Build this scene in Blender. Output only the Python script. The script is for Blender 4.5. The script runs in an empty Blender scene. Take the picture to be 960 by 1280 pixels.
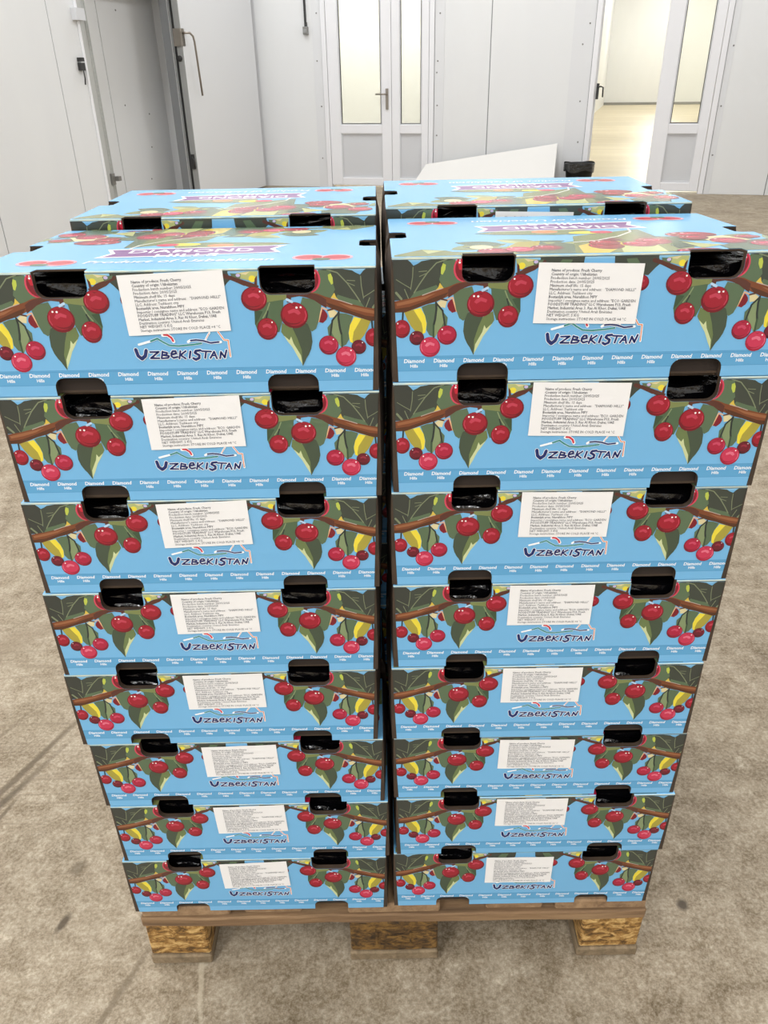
import bpy, bmesh, math, random
from mathutils import Vector, Matrix, noise
from mathutils.geometry import tessellate_polygon

sc = bpy.context.scene
col = sc.collection
R = math.radians

# ------------------------------------------------------------------ camera
CAM = (-0.0035, -0.7480, 1.2752)
PITCH, ROLL, FPX = 0.51412, -0.01881, 965.0
cam_data = bpy.data.cameras.new('camera')
cam_data.sensor_width = 36.0
cam_data.sensor_fit = 'AUTO'
cam_data.lens = FPX / 1280.0 * 36.0
cam_data.clip_start = 0.02
cam_data.clip_end = 200
cam = bpy.data.objects.new('camera', cam_data)
col.objects.link(cam)
cam.matrix_world = Matrix.Translation(CAM) @ Matrix.Rotation(math.pi/2 - PITCH, 4, 'X') @ Matrix.Rotation(ROLL, 4, 'Z')
sc.camera = cam

# ------------------------------------------------------------------ view, world, lights
sc.view_settings.view_transform = 'Standard'
sc.view_settings.look = 'None'
sc.view_settings.gamma = 1.0
sc.view_settings.use_curve_mapping = False
sc.view_settings.exposure = 0.07

world = bpy.data.worlds.new('world')
sc.world = world
world.use_nodes = True
world.node_tree.nodes['Background'].inputs[0].default_value = (0.9, 0.95, 1.0, 1)
world.node_tree.nodes['Background'].inputs[1].default_value = 0.3

# the room stands turned about 17 degrees against the stack: s runs along the back wall, d away behind it
C0 = Vector((-1.578, 10.624, 0.0))
E1 = Vector((0.95733, -0.28898, 0.0))
E2 = Vector((0.28898, 0.95733, 0.0))
ROOM = Matrix(((E1.x, E2.x, 0, C0.x), (E1.y, E2.y, 0, C0.y), (0, 0, 1, 0), (0, 0, 0, 1)))
ROOM_ROT = math.atan2(E1.y, E1.x)
CEIL = 4.2

def ceiling_lamp(s, d, w, l, power, color=(1.0, 0.97, 0.93), z=CEIL - 0.06):
    ld = bpy.data.lights.new('ceiling_light', 'AREA')
    ld.shape = 'RECTANGLE'
    ld.size, ld.size_y = w, l
    ld.energy = power
    ld.color = color
    o = bpy.data.objects.new('ceiling_light', ld)
    col.objects.link(o)
    o.matrix_world = ROOM @ Matrix.Translation((s, d, z))
    return o

for s in (0.6, 3.4, 6.2):
    for d, power in ((-1.8, 48), (-5.4, 50), (-9.0, 34), (-12.6, 70), (-15.6, 70)):
        ceiling_lamp(s, d, 0.35, 1.5, power, (0.97, 0.985, 1.0))

def pendant_lamp(s, d, z, power, color):
    ld = bpy.data.lights.new('pendant_light', 'POINT')
    ld.energy = power
    ld.color = color
    ld.shadow_soft_size = 0.35
    o = bpy.data.objects.new('pendant_light', ld)
    col.objects.link(o)
    o.location = ROOM @ Vector((s, d, z))
for s in (5.6, 10.6):
    for d in (5.0, 12.0, 19.0, 25.5):
        pendant_lamp(s, d, 3.5, 170, (1.0, 0.985, 0.90))
for s in (-1.0, 1.6):
    pendant_lamp(s, 1.7, 3.3, 140, (1.0, 0.985, 0.90))

# ------------------------------------------------------------------ printed artwork, in tenths of a millimetre on the board
#  P = filled shape, S = brush stroke (width, points), E = ellipse, C = cherry
ART = [
 ('P','leafdark',[(-1951,1198),(-1902,1207),(-1828,1204),(-1785,1171),(-1756,1137),(-1766,1034),(-1795,820),(-1955,815)]),
 ('P','leafdark2',[(-1756,1137),(-1717,1154),(-1680,1177),(-1573,1193),(-1474,1194),(-1367,1188),(-1364,1067),(-1418,929),(-1502,914),(-1669,859),(-1803,820),(-1778,928),(-1762,1034)]),
 ('P','leafmid',[(-1474,1174),(-1359,1188),(-1347,1075),(-1304,1001),(-1252,967),(-1352,936),(-1469,926),(-1512,1005),(-1492,1070)]),
 ('P','leafmid',[(-1745,894),(-1653,917),(-1536,956),(-1510,923),(-1644,863),(-1795,824)]),
 ('S','vein',8,[(-1760,1123),(-1764,1034),(-1782,920)]),
 ('S','vein',7,[(-1920,1012),(-1853,970),(-1782,928)]),
 ('S','vein',11,[(-1749,886),(-1703,959),(-1629,1064),(-1539,1159),(-1441,1189)]),
 ('S','vein',7,[(-1699,1037),(-1637,1063)]),
 ('S','vein',7,[(-1704,1082),(-1629,1087)]),
 ('S','vein',8,[(-1841,921),(-1803,833)]),
 ('S','vein',22,[(-1921,889),(-1871,830)]),
 ('P','limeleaf',[(-1478,1154),(-1450,1141),(-1454,1097),(-1479,1049),(-1496,1060),(-1494,1114)]),
 ('P','yellow2',[(-1503,976),(-1464,922),(-1502,910),(-1552,899),(-1519,931)]),
 ('E','pink',[-1271,1101,106,123]),
 ('E','crim',[-1262,1103,98,117]),
 ('P','red',[(-1344,1167),(-1308,1203),(-1289,1202),(-1285,1092),(-1323,1093)]),
 ('E','white',[-1320,1159,10,10]),
 ('E','white',[-1318,1180,6,5]),
 ('P','leafmid',[(-1676,751),(-1609,775),(-1533,782),(-1464,696),(-1420,644),(-1427,566),(-1494,524),(-1545,451),(-1597,474),(-1628,527),(-1624,596),(-1642,665)]),
 ('P','leafgreen',[(-1533,782),(-1464,696),(-1453,610),(-1494,524),(-1545,451),(-1559,569),(-1540,680)]),
 ('P','cream',[(-1525,790),(-1491,814),(-1432,801),(-1448,738),(-1499,747)]),
 ('P','crim',[(-1423,780),(-1399,813),(-1374,825),(-1354,770),(-1335,702),(-1378,689),(-1413,719),(-1428,754)]),
 ('S','peach',13,[(-1432,813),(-1378,836),(-1357,770),(-1335,702)]),
 ('P','olive',[(-1846,703),(-1753,727),(-1685,742),(-1642,665),(-1628,596),(-1640,501),(-1666,484),(-1726,503),(-1778,564),(-1812,625)]),
 ('P','yellow',[(-1754,725),(-1685,744),(-1642,665),(-1626,587),(-1636,501),(-1666,486),(-1662,527),(-1675,597),(-1718,666)]),
 ('P','leafmid',[(-1373,869),(-1317,911),(-1194,937),(-1172,875),(-1228,819),(-1218,703),(-1207,654),(-1269,609),(-1309,637),(-1340,715)]),
 ('P','leafolive',[(-1062,972),(-834,982),(-837,893),(-1001,902),(-1040,929)]),
 ('P','leafmid2',[(-1011,919),(-857,898),(-725,819),(-716,694),(-741,606),(-946,610),(-992,738)]),
 ('P','leafdkgreen',[(-803,811),(-723,824),(-715,684),(-749,723)]),
 ('S','leafgreen',12,[(-875,889),(-842,812),(-799,749)]),
 ('P','leafdkgreen2',[(-1232,679),(-1185,712),(-1066,661),(-1080,642),(-1119,544),(-1154,425),(-1155,265),(-1195,345),(-1221,381),(-1248,437),(-1265,507),(-1259,606)]),
 ('P','leafgreen2',[(-1080,642),(-980,699),(-964,611),(-993,562),(-1039,513),(-1085,444),(-1122,374),(-1155,265),(-1154,425),(-1119,544)]),
 ('P','lime',[(-984,579),(-1040,528),(-1059,563),(-1078,494),(-1142,375),(-1152,283),(-1111,359),(-1066,454),(-1020,518)]),
 ('P','bark',[(-1972,802),(-1921,812),(-1795,833),(-1669,864),(-1535,907),(-1419,938),(-1344,969),(-1228,992),(-1226,942),(-1309,923),(-1383,867),(-1450,835),(-1533,800),(-1634,773),(-1727,739),(-1838,701),(-1922,703),(-1973,699)]),
 ('P','barkdk',[(-1973,732),(-1795,753),(-1668,797),(-1534,849),(-1417,888),(-1458,835),(-1533,801),(-1634,774),(-1727,740),(-1838,702),(-1973,700)]),
 ('P','barklt',[(-1922,789),(-1787,820),(-1644,851),(-1535,882),(-1643,826),(-1787,786),(-1913,763)]),
 ('S','greybark',8,[(-1669,862),(-1569,897),(-1477,924)]),
 ('P','bark2',[(-1422,913),(-1376,945),(-1319,967),(-1233,978),(-1110,979),(-1042,965),(-1043,892),(-1079,892),(-1087,938),(-1166,949),(-1232,936),(-1307,908),(-1364,867),(-1421,832)]),
 ('P','bark2',[(-789,1051),(-717,1082),(-616,1117),(-553,1157),(-519,1143),(-603,1078),(-704,1035),(-770,1023)]),
 ('S','barkdk',15,[(-1500,827),(-1432,809)]),
 ('P','leafpale',[(-790,1184),(-715,1187),(-582,1171),(-607,1126),(-690,1104),(-775,1101)]),
 ('P','cream',[(-715,1183),(-601,1167),(-675,1155)]),
 ('P','leafmid',[(-629,1163),(-526,1170),(-542,1143),(-616,1117)]),
 ('E','yellow',[-731,1117,34,31]),
 ('P','bark2',[(-778,1147),(-755,1119),(-744,1059),(-771,1046)]),
 ('E','lilac',[-599,1151,21,15]),
 ('S','stem',17,[(-1856,703),(-1862,618)]),
 ('S','stem',20,[(-1537,790),(-1532,731),(-1543,629),(-1557,569)]),
 ('S','leafdkgreen',19,[(-1557,569),(-1557,438)]),
 ('S','stem',17,[(-1533,782),(-1472,713),(-1444,558)]),
 ('S','stem',15,[(-852,812),(-827,735)]),
 ('C',1,[-1868,540,81,91]),
 ('C',0,[-1722,448,73,72]),
 ('C',2,[-1424,471,97,96]),
 ('C',3,[-1591,355,103,102]),
 ('C',1,[-1105,769,134,126]),
 ('S','paleblue',25,[(-1092,897),(-1045,920)]),
 ('C',1,[-730,931,125,114]),
 ('C',1,[-833,642,101,107]),
]
ARTMID = [
 ('P','leafdark2',[(135,1250),(500,1250),(560,1190),(540,1080),(480,1010),(260,1030),(150,1090)]),
 ('P','leafdark2',[(225,1180),(559,1172),(580,1116),(520,1062),(451,1014),(326,1004),(230,1055)]),
 ('P','leafmid',[(253,1165),(352,1169),(445,1051),(322,1029)]),
 ('C',1,[417,940,82,77]),
 ('S','bark2',38,[(519,1148),(598,1122),(708,1071)]),
]
LOGO = [
 ('S','white',45,[(-423,463),(-411,400),(-377,369),(-339,399),(-322,453)]),
 ('S','white',29,[(-286,436),(-199,438),(-289,374),(-203,373)]),
 ('S','white',30,[(-162,440),(-181,372)]),
 ('S','white',29,[(-163,436),(-119,426),(-125,408),(-165,404)]),
 ('S','white',29,[(-163,403),(-103,394),(-117,374),(-181,371)]),
 ('S','white',30,[(-76,407),(-28,417),(-33,442),(-60,442),(-79,418),(-81,391),(-61,373),(-20,383)]),
 ('S','white',30,[(15,441),(-5,366)]),
 ('S','white',29,[(68,440),(10,400),(58,365)]),
 ('S','white',32,[(114,435),(97,371)]),
 ('S','white',36,[(215,445),(169,441),(156,421),(198,396),(194,368),(157,351),(135,366)]),
 ('S','white',29,[(227,436),(319,430)]),
 ('S','white',30,[(269,432),(252,367)]),
 ('S','white',31,[(305,366),(349,429),(368,360)]),
 ('S','white',28,[(321,389),(359,391)]),
 ('S','white',31,[(401,362),(416,425),(448,367),(472,440)]),
 ('S','white',22,[(-385,512),(-262,544),(-192,569),(-145,535),(-84,500),(7,491),(140,502),(234,514)]),
 ('S','white',25,[(105,530),(126,543),(186,548),(251,540),(327,516),(427,524)]),
 ('S','white',34,[(-134,601),(-88,601),(-53,573),(-36,537)]),
 ('S','white',18,[(327,619),(303,586),(278,547)]),
 ('S','white',21,[(412,622),(462,543),(501,540),(506,377)]),
 ('S','teal',17,[(-262,544),(-192,569),(-145,535),(-84,500),(7,491),(140,502),(234,514)]),
 ('S','navy',17,[(133,543),(186,548),(251,540),(327,516),(407,524)]),
 ('S','logored',21,[(-123,605),(-88,601),(-53,573),(-41,542)]),
 ('S','orange',10,[(412,622),(462,543),(501,540),(504,380)]),
 ('S','orange',5,[(323,613),(286,557)]),
 ('S','navy',35,[(-423,463),(-411,400),(-377,369),(-339,399),(-322,453)]),
 ('S','navy',18,[(-286,436),(-199,438),(-289,374),(-203,373)]),
 ('S','navy',19,[(-162,440),(-181,372)]),
 ('S','navy',18,[(-163,436),(-119,426),(-125,408),(-165,404)]),
 ('S','navy',18,[(-163,403),(-103,394),(-117,374),(-181,371)]),
 ('S','navy',19,[(-76,407),(-28,417),(-33,442),(-60,442),(-79,418),(-81,391),(-61,373),(-20,383)]),
 ('S','navy',19,[(15,441),(-5,366)]),
 ('S','navy',18,[(68,440),(10,400),(58,365)]),
 ('S','navy',21,[(114,435),(97,371)]),
 ('S','navy',25,[(215,445),(169,441),(156,421),(198,396),(194,368),(157,351),(135,366)]),
 ('S','navy',18,[(227,436),(319,430)]),
 ('S','navy',19,[(269,432),(252,367)]),
 ('S','navy',19,[(305,366),(349,429),(368,360)]),
 ('S','navy',16,[(321,389),(359,391)]),
 ('S','navy',19,[(401,362),(416,425),(448,367),(472,440)]),
]
TOPART = [
 ('P','leafolive',[(-1935,97),(-1656,403),(-1427,320),(-1339,197),(-753,279),(-684,-38),(-787,-237),(-1938,-116)]),
 ('P','leafpale',[(-1657,380),(-1447,310),(-1610,149)]),
 ('E','cream',[-1061,476,117,130]),
 ('C',1,[-952,233,180,170]),
 ('P','olive',[(-831,427),(-646,771),(-417,807),(-482,530),(-671,316)]),
 ('P','leafmid',[(-772,213),(-466,504),(-249,724),(-115,585),(-224,20),(-758,-30)]),
 ('C',1,[-427,381,162,163]),
 ('P','leafolive',[(-17,1086),(368,1315),(784,1521),(844,596),(827,14),(835,-202),(-245,-86)]),
 ('P','leafmid',[(675,1347),(805,1519),(844,596),(673,555)]),
 ('P','yellow2',[(-99,462),(359,908),(374,468),(39,-63),(-151,12)]),
 ('P','leafpale',[(303,416),(680,433),(648,-21),(216,-28)]),
 ('C',1,[169,432,172,213]),
 ('C',2,[706,675,184,224]),
 ('C',0,[335,808,119,101]),
 ('C',1,[1230,1069,270,187]),
 ('P','cream',[(1249,867),(1528,965),(1699,646),(1259,523)]),
 ('P','leafmid2',[(1246,309),(1586,609),(1881,700),(1651,-185),(1262,-34)]),
 ('P','leafpale',[(960,583),(1302,361),(1035,193)]),
 ('C',2,[986,41,254,152]),
 ('C',1,[1738,860,137,115]),
 ('P','leafdkgreen',[(793,420),(980,519),(996,314),(803,185)]),
 ('P','leafolive',[(-1030,1403),(-667,1559),(-92,1603),(213,1594),(353,1246),(-162,1213),(-828,1294)]),
 ('E','yellow',[160,1340,166,97]),
 ('E','pink',[357,1358,125,98]),
 ('E','orange',[-249,1448,148,99]),
 ('S','white',20,[(-96,681),(166,777),(449,1030),(675,1347),(714,1589)]),
 ('E','pinkpale',[-1568,2358,167,167]),
 ('E','pinkpale',[-1289,2338,166,166]),
 ('E','red',[-1568,2358,139,116]),
 ('E','red',[-1289,2338,138,116]),
 ('E','leafmid',[-1422,2456,93,67]),
 ('E','pinkpale',[1177,2408,162,168]),
 ('E','pinkpale',[1452,2387,162,168]),
 ('E','red',[1177,2408,135,117]),
 ('E','red',[1452,2387,135,117]),
 ('E','leafmid',[1345,2506,91,68]),
]

# ------------------------------------------------------------------ materials
def lin(h):
    v = [int(h[i:i+2], 16) / 255 for i in (0, 2, 4)]
    return tuple(c / 12.92 if c <= 0.04045 else ((c + 0.055) / 1.055) ** 2.4 for c in v) + (1.0,)

def mat(name, hexcol, rough=0.5, metal=0.0, spec=0.5, grain=None, bump=None):
    m = bpy.data.materials.new(name)
    m.use_nodes = True
    nt = m.node_tree
    b = nt.nodes['Principled BSDF']
    b.inputs['Base Color'].default_value = lin(hexcol)
    b.inputs['Roughness'].default_value = rough
    b.inputs['Metallic'].default_value = metal
    b.inputs['Specular IOR Level'].default_value = spec
    if grain or bump:
        tc = nt.nodes.new('ShaderNodeTexCoord')
    if grain:
        sc_, hex2, stretch = grain
        mp = nt.nodes.new('ShaderNodeMapping'); mp.inputs['Scale'].default_value = stretch
        nz = nt.nodes.new('ShaderNodeTexNoise'); nz.inputs['Scale'].default_value = sc_; nz.inputs['Detail'].default_value = 6
        rp = nt.nodes.new('ShaderNodeValToRGB')
        rp.color_ramp.elements[0].position = 0.35; rp.color_ramp.elements[0].color = lin(hexcol)
        rp.color_ramp.elements[1].position = 0.65; rp.color_ramp.elements[1].color = lin(hex2)
        nt.links.new(tc.outputs['Object'], mp.inputs['Vector'])
        nt.links.new(mp.outputs['Vector'], nz.inputs['Vector'])
        nt.links.new(nz.outputs['Fac'], rp.inputs['Fac'])
        nt.links.new(rp.outputs['Color'], b.inputs['Base Color'])
    if bump:
        sc_, st, dist = bump
        nz2 = nt.nodes.new('ShaderNodeTexNoise'); nz2.inputs['Scale'].default_value = sc_; nz2.inputs['Detail'].default_value = 5
        bp = nt.nodes.new('ShaderNodeBump'); bp.inputs['Strength'].default_value = st; bp.inputs['Distance'].default_value = dist
        nt.links.new(tc.outputs['Object'], nz2.inputs['Vector'])
        nt.links.new(nz2.outputs['Fac'], bp.inputs['Height'])
        nt.links.new(bp.outputs['Normal'], b.inputs['Normal'])
    return m

BLUE = '74b6e2'
M_BLUE = mat('blue_printed_board', BLUE, 0.27, 0.0, 0.6, grain=(3.0, '79bae5', (1, 1, 1)))
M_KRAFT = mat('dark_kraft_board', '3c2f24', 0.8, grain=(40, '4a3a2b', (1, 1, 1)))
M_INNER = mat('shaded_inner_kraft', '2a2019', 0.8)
M_FOLD = mat('worn_fold', 'a9cbd6', 0.5, grain=(60, 'd6ddc8', (1, 1, 1)))
M_BAG = mat('black_plastic_film', '070709', 0.13, spec=0.9, bump=(30, 0.8, 0.01))
M_PAPER = mat('white_paper', 'f3f1ef', 0.55)
M_INK = mat('grey_ink', '66666c', 0.7)
M_WALL = mat('white_coated_panel', 'dfe0e1', 0.42, grain=(1.5, 'e3e4e4', (1, 1, 0.3)))
M_WALLF = mat('white_wall_flashing', 'dcdddf', 0.4)
M_SEAM = mat('panel_joint', '7c7e80', 0.7)
M_PVC = mat('white_plastic_profile', 'e9e9ec', 0.32)
M_PVCG = mat('grey_white_panel', 'd0d1d4', 0.4)
M_GASKET = mat('black_rubber', '101112', 0.6)
M_GALV = mat('dull_steel', '8d8c89', 0.4, 0.7)
M_STEEL = mat('brushed_steel', '9b948c', 0.35, 0.9)
M_DARK = mat('dark_metal', '3a3a3a', 0.5, 0.4)
M_STRIP = mat('grey_frame_strip', 'b6b7b4', 0.5)
M_EDGE = mat('grey_door_edge', '969796', 0.5)
M_FOAM = mat('white_board', 'dcdad6', 0.6)
M_BIN = mat('black_bin_plastic', '131417', 0.5)
M_CEIL = mat('white_ceiling', 'dedede', 0.6)

m = bpy.data.materials.new('carton_print'); m.use_nodes = True
b = m.node_tree.nodes['Principled BSDF']; b.inputs['Roughness'].default_value = 0.27; b.inputs['Specular IOR Level'].default_value = 0.6
a = m.node_tree.nodes.new('ShaderNodeVertexColor'); a.layer_name = 'print'
m.node_tree.links.new(a.outputs['Color'], b.inputs['Base Color'])
M_PRINT = m

def glass(name, tint, diffuse):
    m = bpy.data.materials.new(name); m.use_nodes = True
    nt = m.node_tree; nt.nodes.clear()
    out = nt.nodes.new('ShaderNodeOutputMaterial')
    tr = nt.nodes.new('ShaderNodeBsdfTransparent'); tr.inputs[0].default_value = tint
    gl = nt.nodes.new('ShaderNodeBsdfGlossy'); gl.inputs['Roughness'].default_value = 0.03
    df = nt.nodes.new('ShaderNodeBsdfTranslucent'); df.inputs[0].default_value = (0.9, 0.9, 0.85, 1)
    fr = nt.nodes.new('ShaderNodeFresnel'); fr.inputs['IOR'].default_value = 1.3
    m1 = nt.nodes.new('ShaderNodeMixShader'); m1.inputs[0].default_value = diffuse
    m2 = nt.nodes.new('ShaderNodeMixShader')
    nt.links.new(tr.outputs[0], m1.inputs[1]); nt.links.new(df.outputs[0], m1.inputs[2])
    nt.links.new(fr.outputs[0], m2.inputs[0]); nt.links.new(m1.outputs[0], m2.inputs[1]); nt.links.new(gl.outputs[0], m2.inputs[2])
    nt.links.new(m2.outputs[0], out.inputs[0])
    return m
M_GLASS = glass('clear_glass', (0.98, 0.985, 0.97, 1), 0.03)
M_MILK = glass('milky_glass', (0.98, 0.985, 0.965, 1), 0.35)

# drag marks, scuffs and pale spots on the floor: from, to, half width, strength, colour
MARKS = [((-0.90, 0.15), (-0.68, 0.64), 0.011, 0.8, '5f5240'), ((-0.98, -0.05), (-0.695, 0.53), 0.013, 0.85, '5a4e3d'),
         ((-1.1, 0.1), (-0.80, 0.66), 0.009, 0.6, '665945'), ((-1.3, 0.55), (-0.80, 1.02), 0.06, 0.5, '857560'),
         ((-0.49, -0.16), (-0.40, 0.06), 0.008, 0.6, '6b5d49'), ((-0.585, 0.055), (-0.565, 0.098), 0.010, 0.9, '4d4131'),
         ((-0.60, 0.17), (-0.57, 0.20), 0.016, 0.6, '5c4f3d'), ((-0.80, 0.24), (-0.76, 0.36), 0.006, 0.7, '5f5240'),
         ((-0.30, -0.12), (-0.335, 0.10), 0.006, 0.5, 'cfc3ac'), 
         ((0.50, 0.075), (0.515, 0.10), 0.012, 0.9, '4a4034'), ((0.455, 0.225), (0.468, 0.228), 0.006, 1.0, '3c3228')]
def concrete():
    m = bpy.data.materials.new('worn_concrete'); m.use_nodes = True
    nt = m.node_tree; L = nt.links.new
    b = nt.nodes['Principled BSDF']
    tc = nt.nodes.new('ShaderNodeTexCoord')
    def nz(scale, detail, rough, mapping=None, dist=0.0):
        n = nt.nodes.new('ShaderNodeTexNoise')
        n.inputs['Scale'].default_value = scale; n.inputs['Detail'].default_value = detail
        n.inputs['Roughness'].default_value = rough; n.inputs['Distortion'].default_value = dist
        if mapping:
            mp = nt.nodes.new('ShaderNodeMapping')
            mp.inputs['Rotation'].default_value = mapping[0]; mp.inputs['Scale'].default_value = mapping[1]
            L(tc.outputs['Object'], mp.inputs['Vector']); L(mp.outputs['Vector'], n.inputs['Vector'])
        else:
            L(tc.outputs['Object'], n.inputs['Vector'])
        return n
    def ramp(n, stops):
        r = nt.nodes.new('ShaderNodeValToRGB')
        e = r.color_ramp.elements
        e[0].position, e[0].color = stops[0][0], lin(stops[0][1])
        e[1].position, e[1].color = stops[-1][0], lin(stops[-1][1])
        for p, c in stops[1:-1]:
            x = e.new(p); x.color = lin(c)
        L(n.outputs['Fac'], r.inputs['Fac'])
        return r
    def mix(kind, fac, A, B):
        x = nt.nodes.new('ShaderNodeMix'); x.data_type = 'RGBA'; x.blend_type = kind
        if isinstance(fac, float): x.inputs['Factor'].default_value = fac
        else: L(fac, x.inputs['Factor'])
        L(A, x.inputs[6]); L(B, x.inputs[7])
        return x.outputs[2]
    big = ramp(nz(1.5, 6, 0.6, dist=0.6), [(0.36, '7a6a52'), (0.5, 'a08f74'), (0.64, 'baa98b')])
    mid = ramp(nz(9, 9, 0.74, dist=0.5), [(0.40, '54462f'), (0.5, '96866d'), (0.60, 'c9bca4')])
    fine = ramp(nz(30, 10, 0.82, dist=0.3), [(0.40, '554832'), (0.5, '988972'), (0.62, 'd0c4ae')])
    streak = ramp(nz(5, 8, 0.7, ((0, 0, R(-48)), (0.5, 2.6, 1)), 0.4), [(0.36, '786953'), (0.52, '9b8c75'), (0.70, 'b6a890')])
    c = mix('MIX', 0.50, big.outputs['Color'], mid.outputs['Color'])
    c = mix('MIX', 0.36, c, fine.outputs['Color'])
    c = mix('MIX', 0.30, c, streak.outputs['Color'])
    grit = ramp(nz(150, 4, 0.8), [(0.40, '4f432f'), (0.5, 'a08f77'), (0.61, 'ded2bd')])
    c = mix('MIX', 0.20, c, grit.outputs['Color'])
    chip_ = nz(16, 10, 0.85, dist=0.2)
    cr_ = nt.nodes.new('ShaderNodeValToRGB'); cr_.color_ramp.elements[0].position = 0.57; cr_.color_ramp.elements[1].position = 0.66
    cr_.color_ramp.elements[0].color = (0, 0, 0, 1); cr_.color_ramp.elements[1].color = (0.55, 0.55, 0.55, 1)
    L(chip_.outputs['Fac'], cr_.inputs['Fac'])
    pale = nt.nodes.new('ShaderNodeRGB'); pale.outputs[0].default_value = lin('d8cbb2')
    c = mix('MIX', cr_.outputs['Color'], c, pale.outputs[0])
    bc = nt.nodes.new('ShaderNodeBrightContrast'); bc.inputs['Bright'].default_value = 0.02; bc.inputs['Contrast'].default_value = 0.22
    L(c, bc.inputs['Color']); c = bc.outputs[0]
    hv = nt.nodes.new('ShaderNodeHueSaturation'); hv.inputs['Saturation'].default_value = 0.66; hv.inputs['Value'].default_value = 1.06
    L(c, hv.inputs['Color']); c = hv.outputs[0]
    tone = nt.nodes.new('ShaderNodeRGB'); tone.outputs[0].default_value = (0.95, 0.925, 0.88, 1)
    c = mix('MULTIPLY', 1.0, c, tone.outputs[0])
    # pits and pale scuffs
    v = nt.nodes.new('ShaderNodeTexVoronoi'); v.inputs['Scale'].default_value = 23
    L(tc.outputs['Object'], v.inputs['Vector'])
    vr = nt.nodes.new('ShaderNodeValToRGB'); vr.color_ramp.elements[0].position = 0.03; vr.color_ramp.elements[0].color = (1, 1, 1, 1)
    vr.color_ramp.elements[1].position = 0.07; vr.color_ramp.elements[1].color = (0, 0, 0, 1)
    L(v.outputs['Distance'], vr.inputs['Fac'])
    dark = nt.nodes.new('ShaderNodeRGB'); dark.outputs[0].default_value = lin('7d6f5c')
    mul = nt.nodes.new('ShaderNodeMath'); mul.operation = 'MULTIPLY'; mul.inputs[1].default_value = 0.55
    L(vr.outputs['Color'], mul.inputs[0])
    c = mix('MIX', mul.outputs[0], c, dark.outputs[0])
    def mark(c, a, b_, w, strength, colour):
        mp = nt.nodes.new('ShaderNodeMapping'); mp.vector_type = 'TEXTURE'
        ang = math.atan2(b_[1]-a[1], b_[0]-a[0]); l = math.hypot(b_[0]-a[0], b_[1]-a[1])
        mp.inputs['Location'].default_value = ((a[0]+b_[0])/2, (a[1]+b_[1])/2, 0); mp.inputs['Rotation'].default_value = (0, 0, ang)
        mp.inputs['Scale'].default_value = (l/2, w, 1)
        wn = nz(9, 4, 0.6)
        wa = nt.nodes.new('ShaderNodeVectorMath'); wa.operation = 'MULTIPLY_ADD'; wa.inputs[1].default_value = (0.012, 0.012, 0); wa.inputs[2].default_value = (-0.006, -0.006, 0)
        L(wn.outputs['Color'], wa.inputs[0])
        sm = nt.nodes.new('ShaderNodeVectorMath'); sm.operation = 'ADD'; L(tc.outputs['Object'], sm.inputs[0]); L(wa.outputs[0], sm.inputs[1])
        L(sm.outputs[0], mp.inputs['Vector'])
        ln = nt.nodes.new('ShaderNodeVectorMath'); ln.operation = 'MULTIPLY'; ln.inputs[1].default_value = (1, 1, 0); L(mp.outputs[0], ln.inputs[0])
        le = nt.nodes.new('ShaderNodeVectorMath'); le.operation = 'LENGTH'; L(ln.outputs[0], le.inputs[0])
        mr_ = nt.nodes.new('ShaderNodeMapRange'); mr_.inputs['From Min'].default_value = 1.0; mr_.inputs['From Max'].default_value = 0.45
        mr_.inputs['To Max'].default_value = strength; L(le.outputs['Value'], mr_.inputs['Value'])
        k = nt.nodes.new('ShaderNodeRGB'); k.outputs[0].default_value = lin(colour)
        return mix('MIX', mr_.outputs[0], c, k.outputs[0])
    for a_, b2, w_, st_, cl_ in MARKS: c = mark(c, a_, b2, w_, st_, cl_)
    # long drag marks
    sn = nz(3.0, 3, 0.5, ((0, 0, R(-38)), (0.16, 6.0, 1)), 0.25)
    sr = nt.nodes.new('ShaderNodeValToRGB'); e = sr.color_ramp.elements
    e[0].position = 0.485; e[0].color = (0, 0, 0, 1); e[1].position = 0.515; e[1].color = (0, 0, 0, 1)
    x = e.new(0.5); x.color = (1, 1, 1, 1)
    L(sn.outputs['Fac'], sr.inputs['Fac'])
    msk = nz(1.1, 3, 0.5)
    mr = nt.nodes.new('ShaderNodeValToRGB'); mr.color_ramp.elements[0].position = 0.52; mr.color_ramp.elements[1].position = 0.62
    L(msk.outputs['Fac'], mr.inputs['Fac'])
    m2 = nt.nodes.new('ShaderNodeMath'); m2.operation = 'MULTIPLY'; L(sr.outputs['Color'], m2.inputs[0]); L(mr.outputs['Color'], m2.inputs[1])
    m3 = nt.nodes.new('ShaderNodeMath'); m3.operation = 'MULTIPLY'; m3.inputs[1].default_value = 0.5; L(m2.outputs[0], m3.inputs[0])
    c = mix('MIX', m3.outputs[0], c, dark.outputs[0])
    L(c, b.inputs['Base Color'])
    b.inputs['Roughness'].default_value = 0.55
    b.inputs['Specular IOR Level'].default_value = 0.35
    bp = nt.nodes.new('ShaderNodeBump'); bp.inputs['Strength'].default_value = 0.25; bp.inputs['Distance'].default_value = 0.004
    n = nz(55, 6, 0.7); L(n.outputs['Fac'], bp.inputs['Height']); L(bp.outputs['Normal'], b.inputs['Normal'])
    return m
M_FLOOR = concrete()

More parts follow.
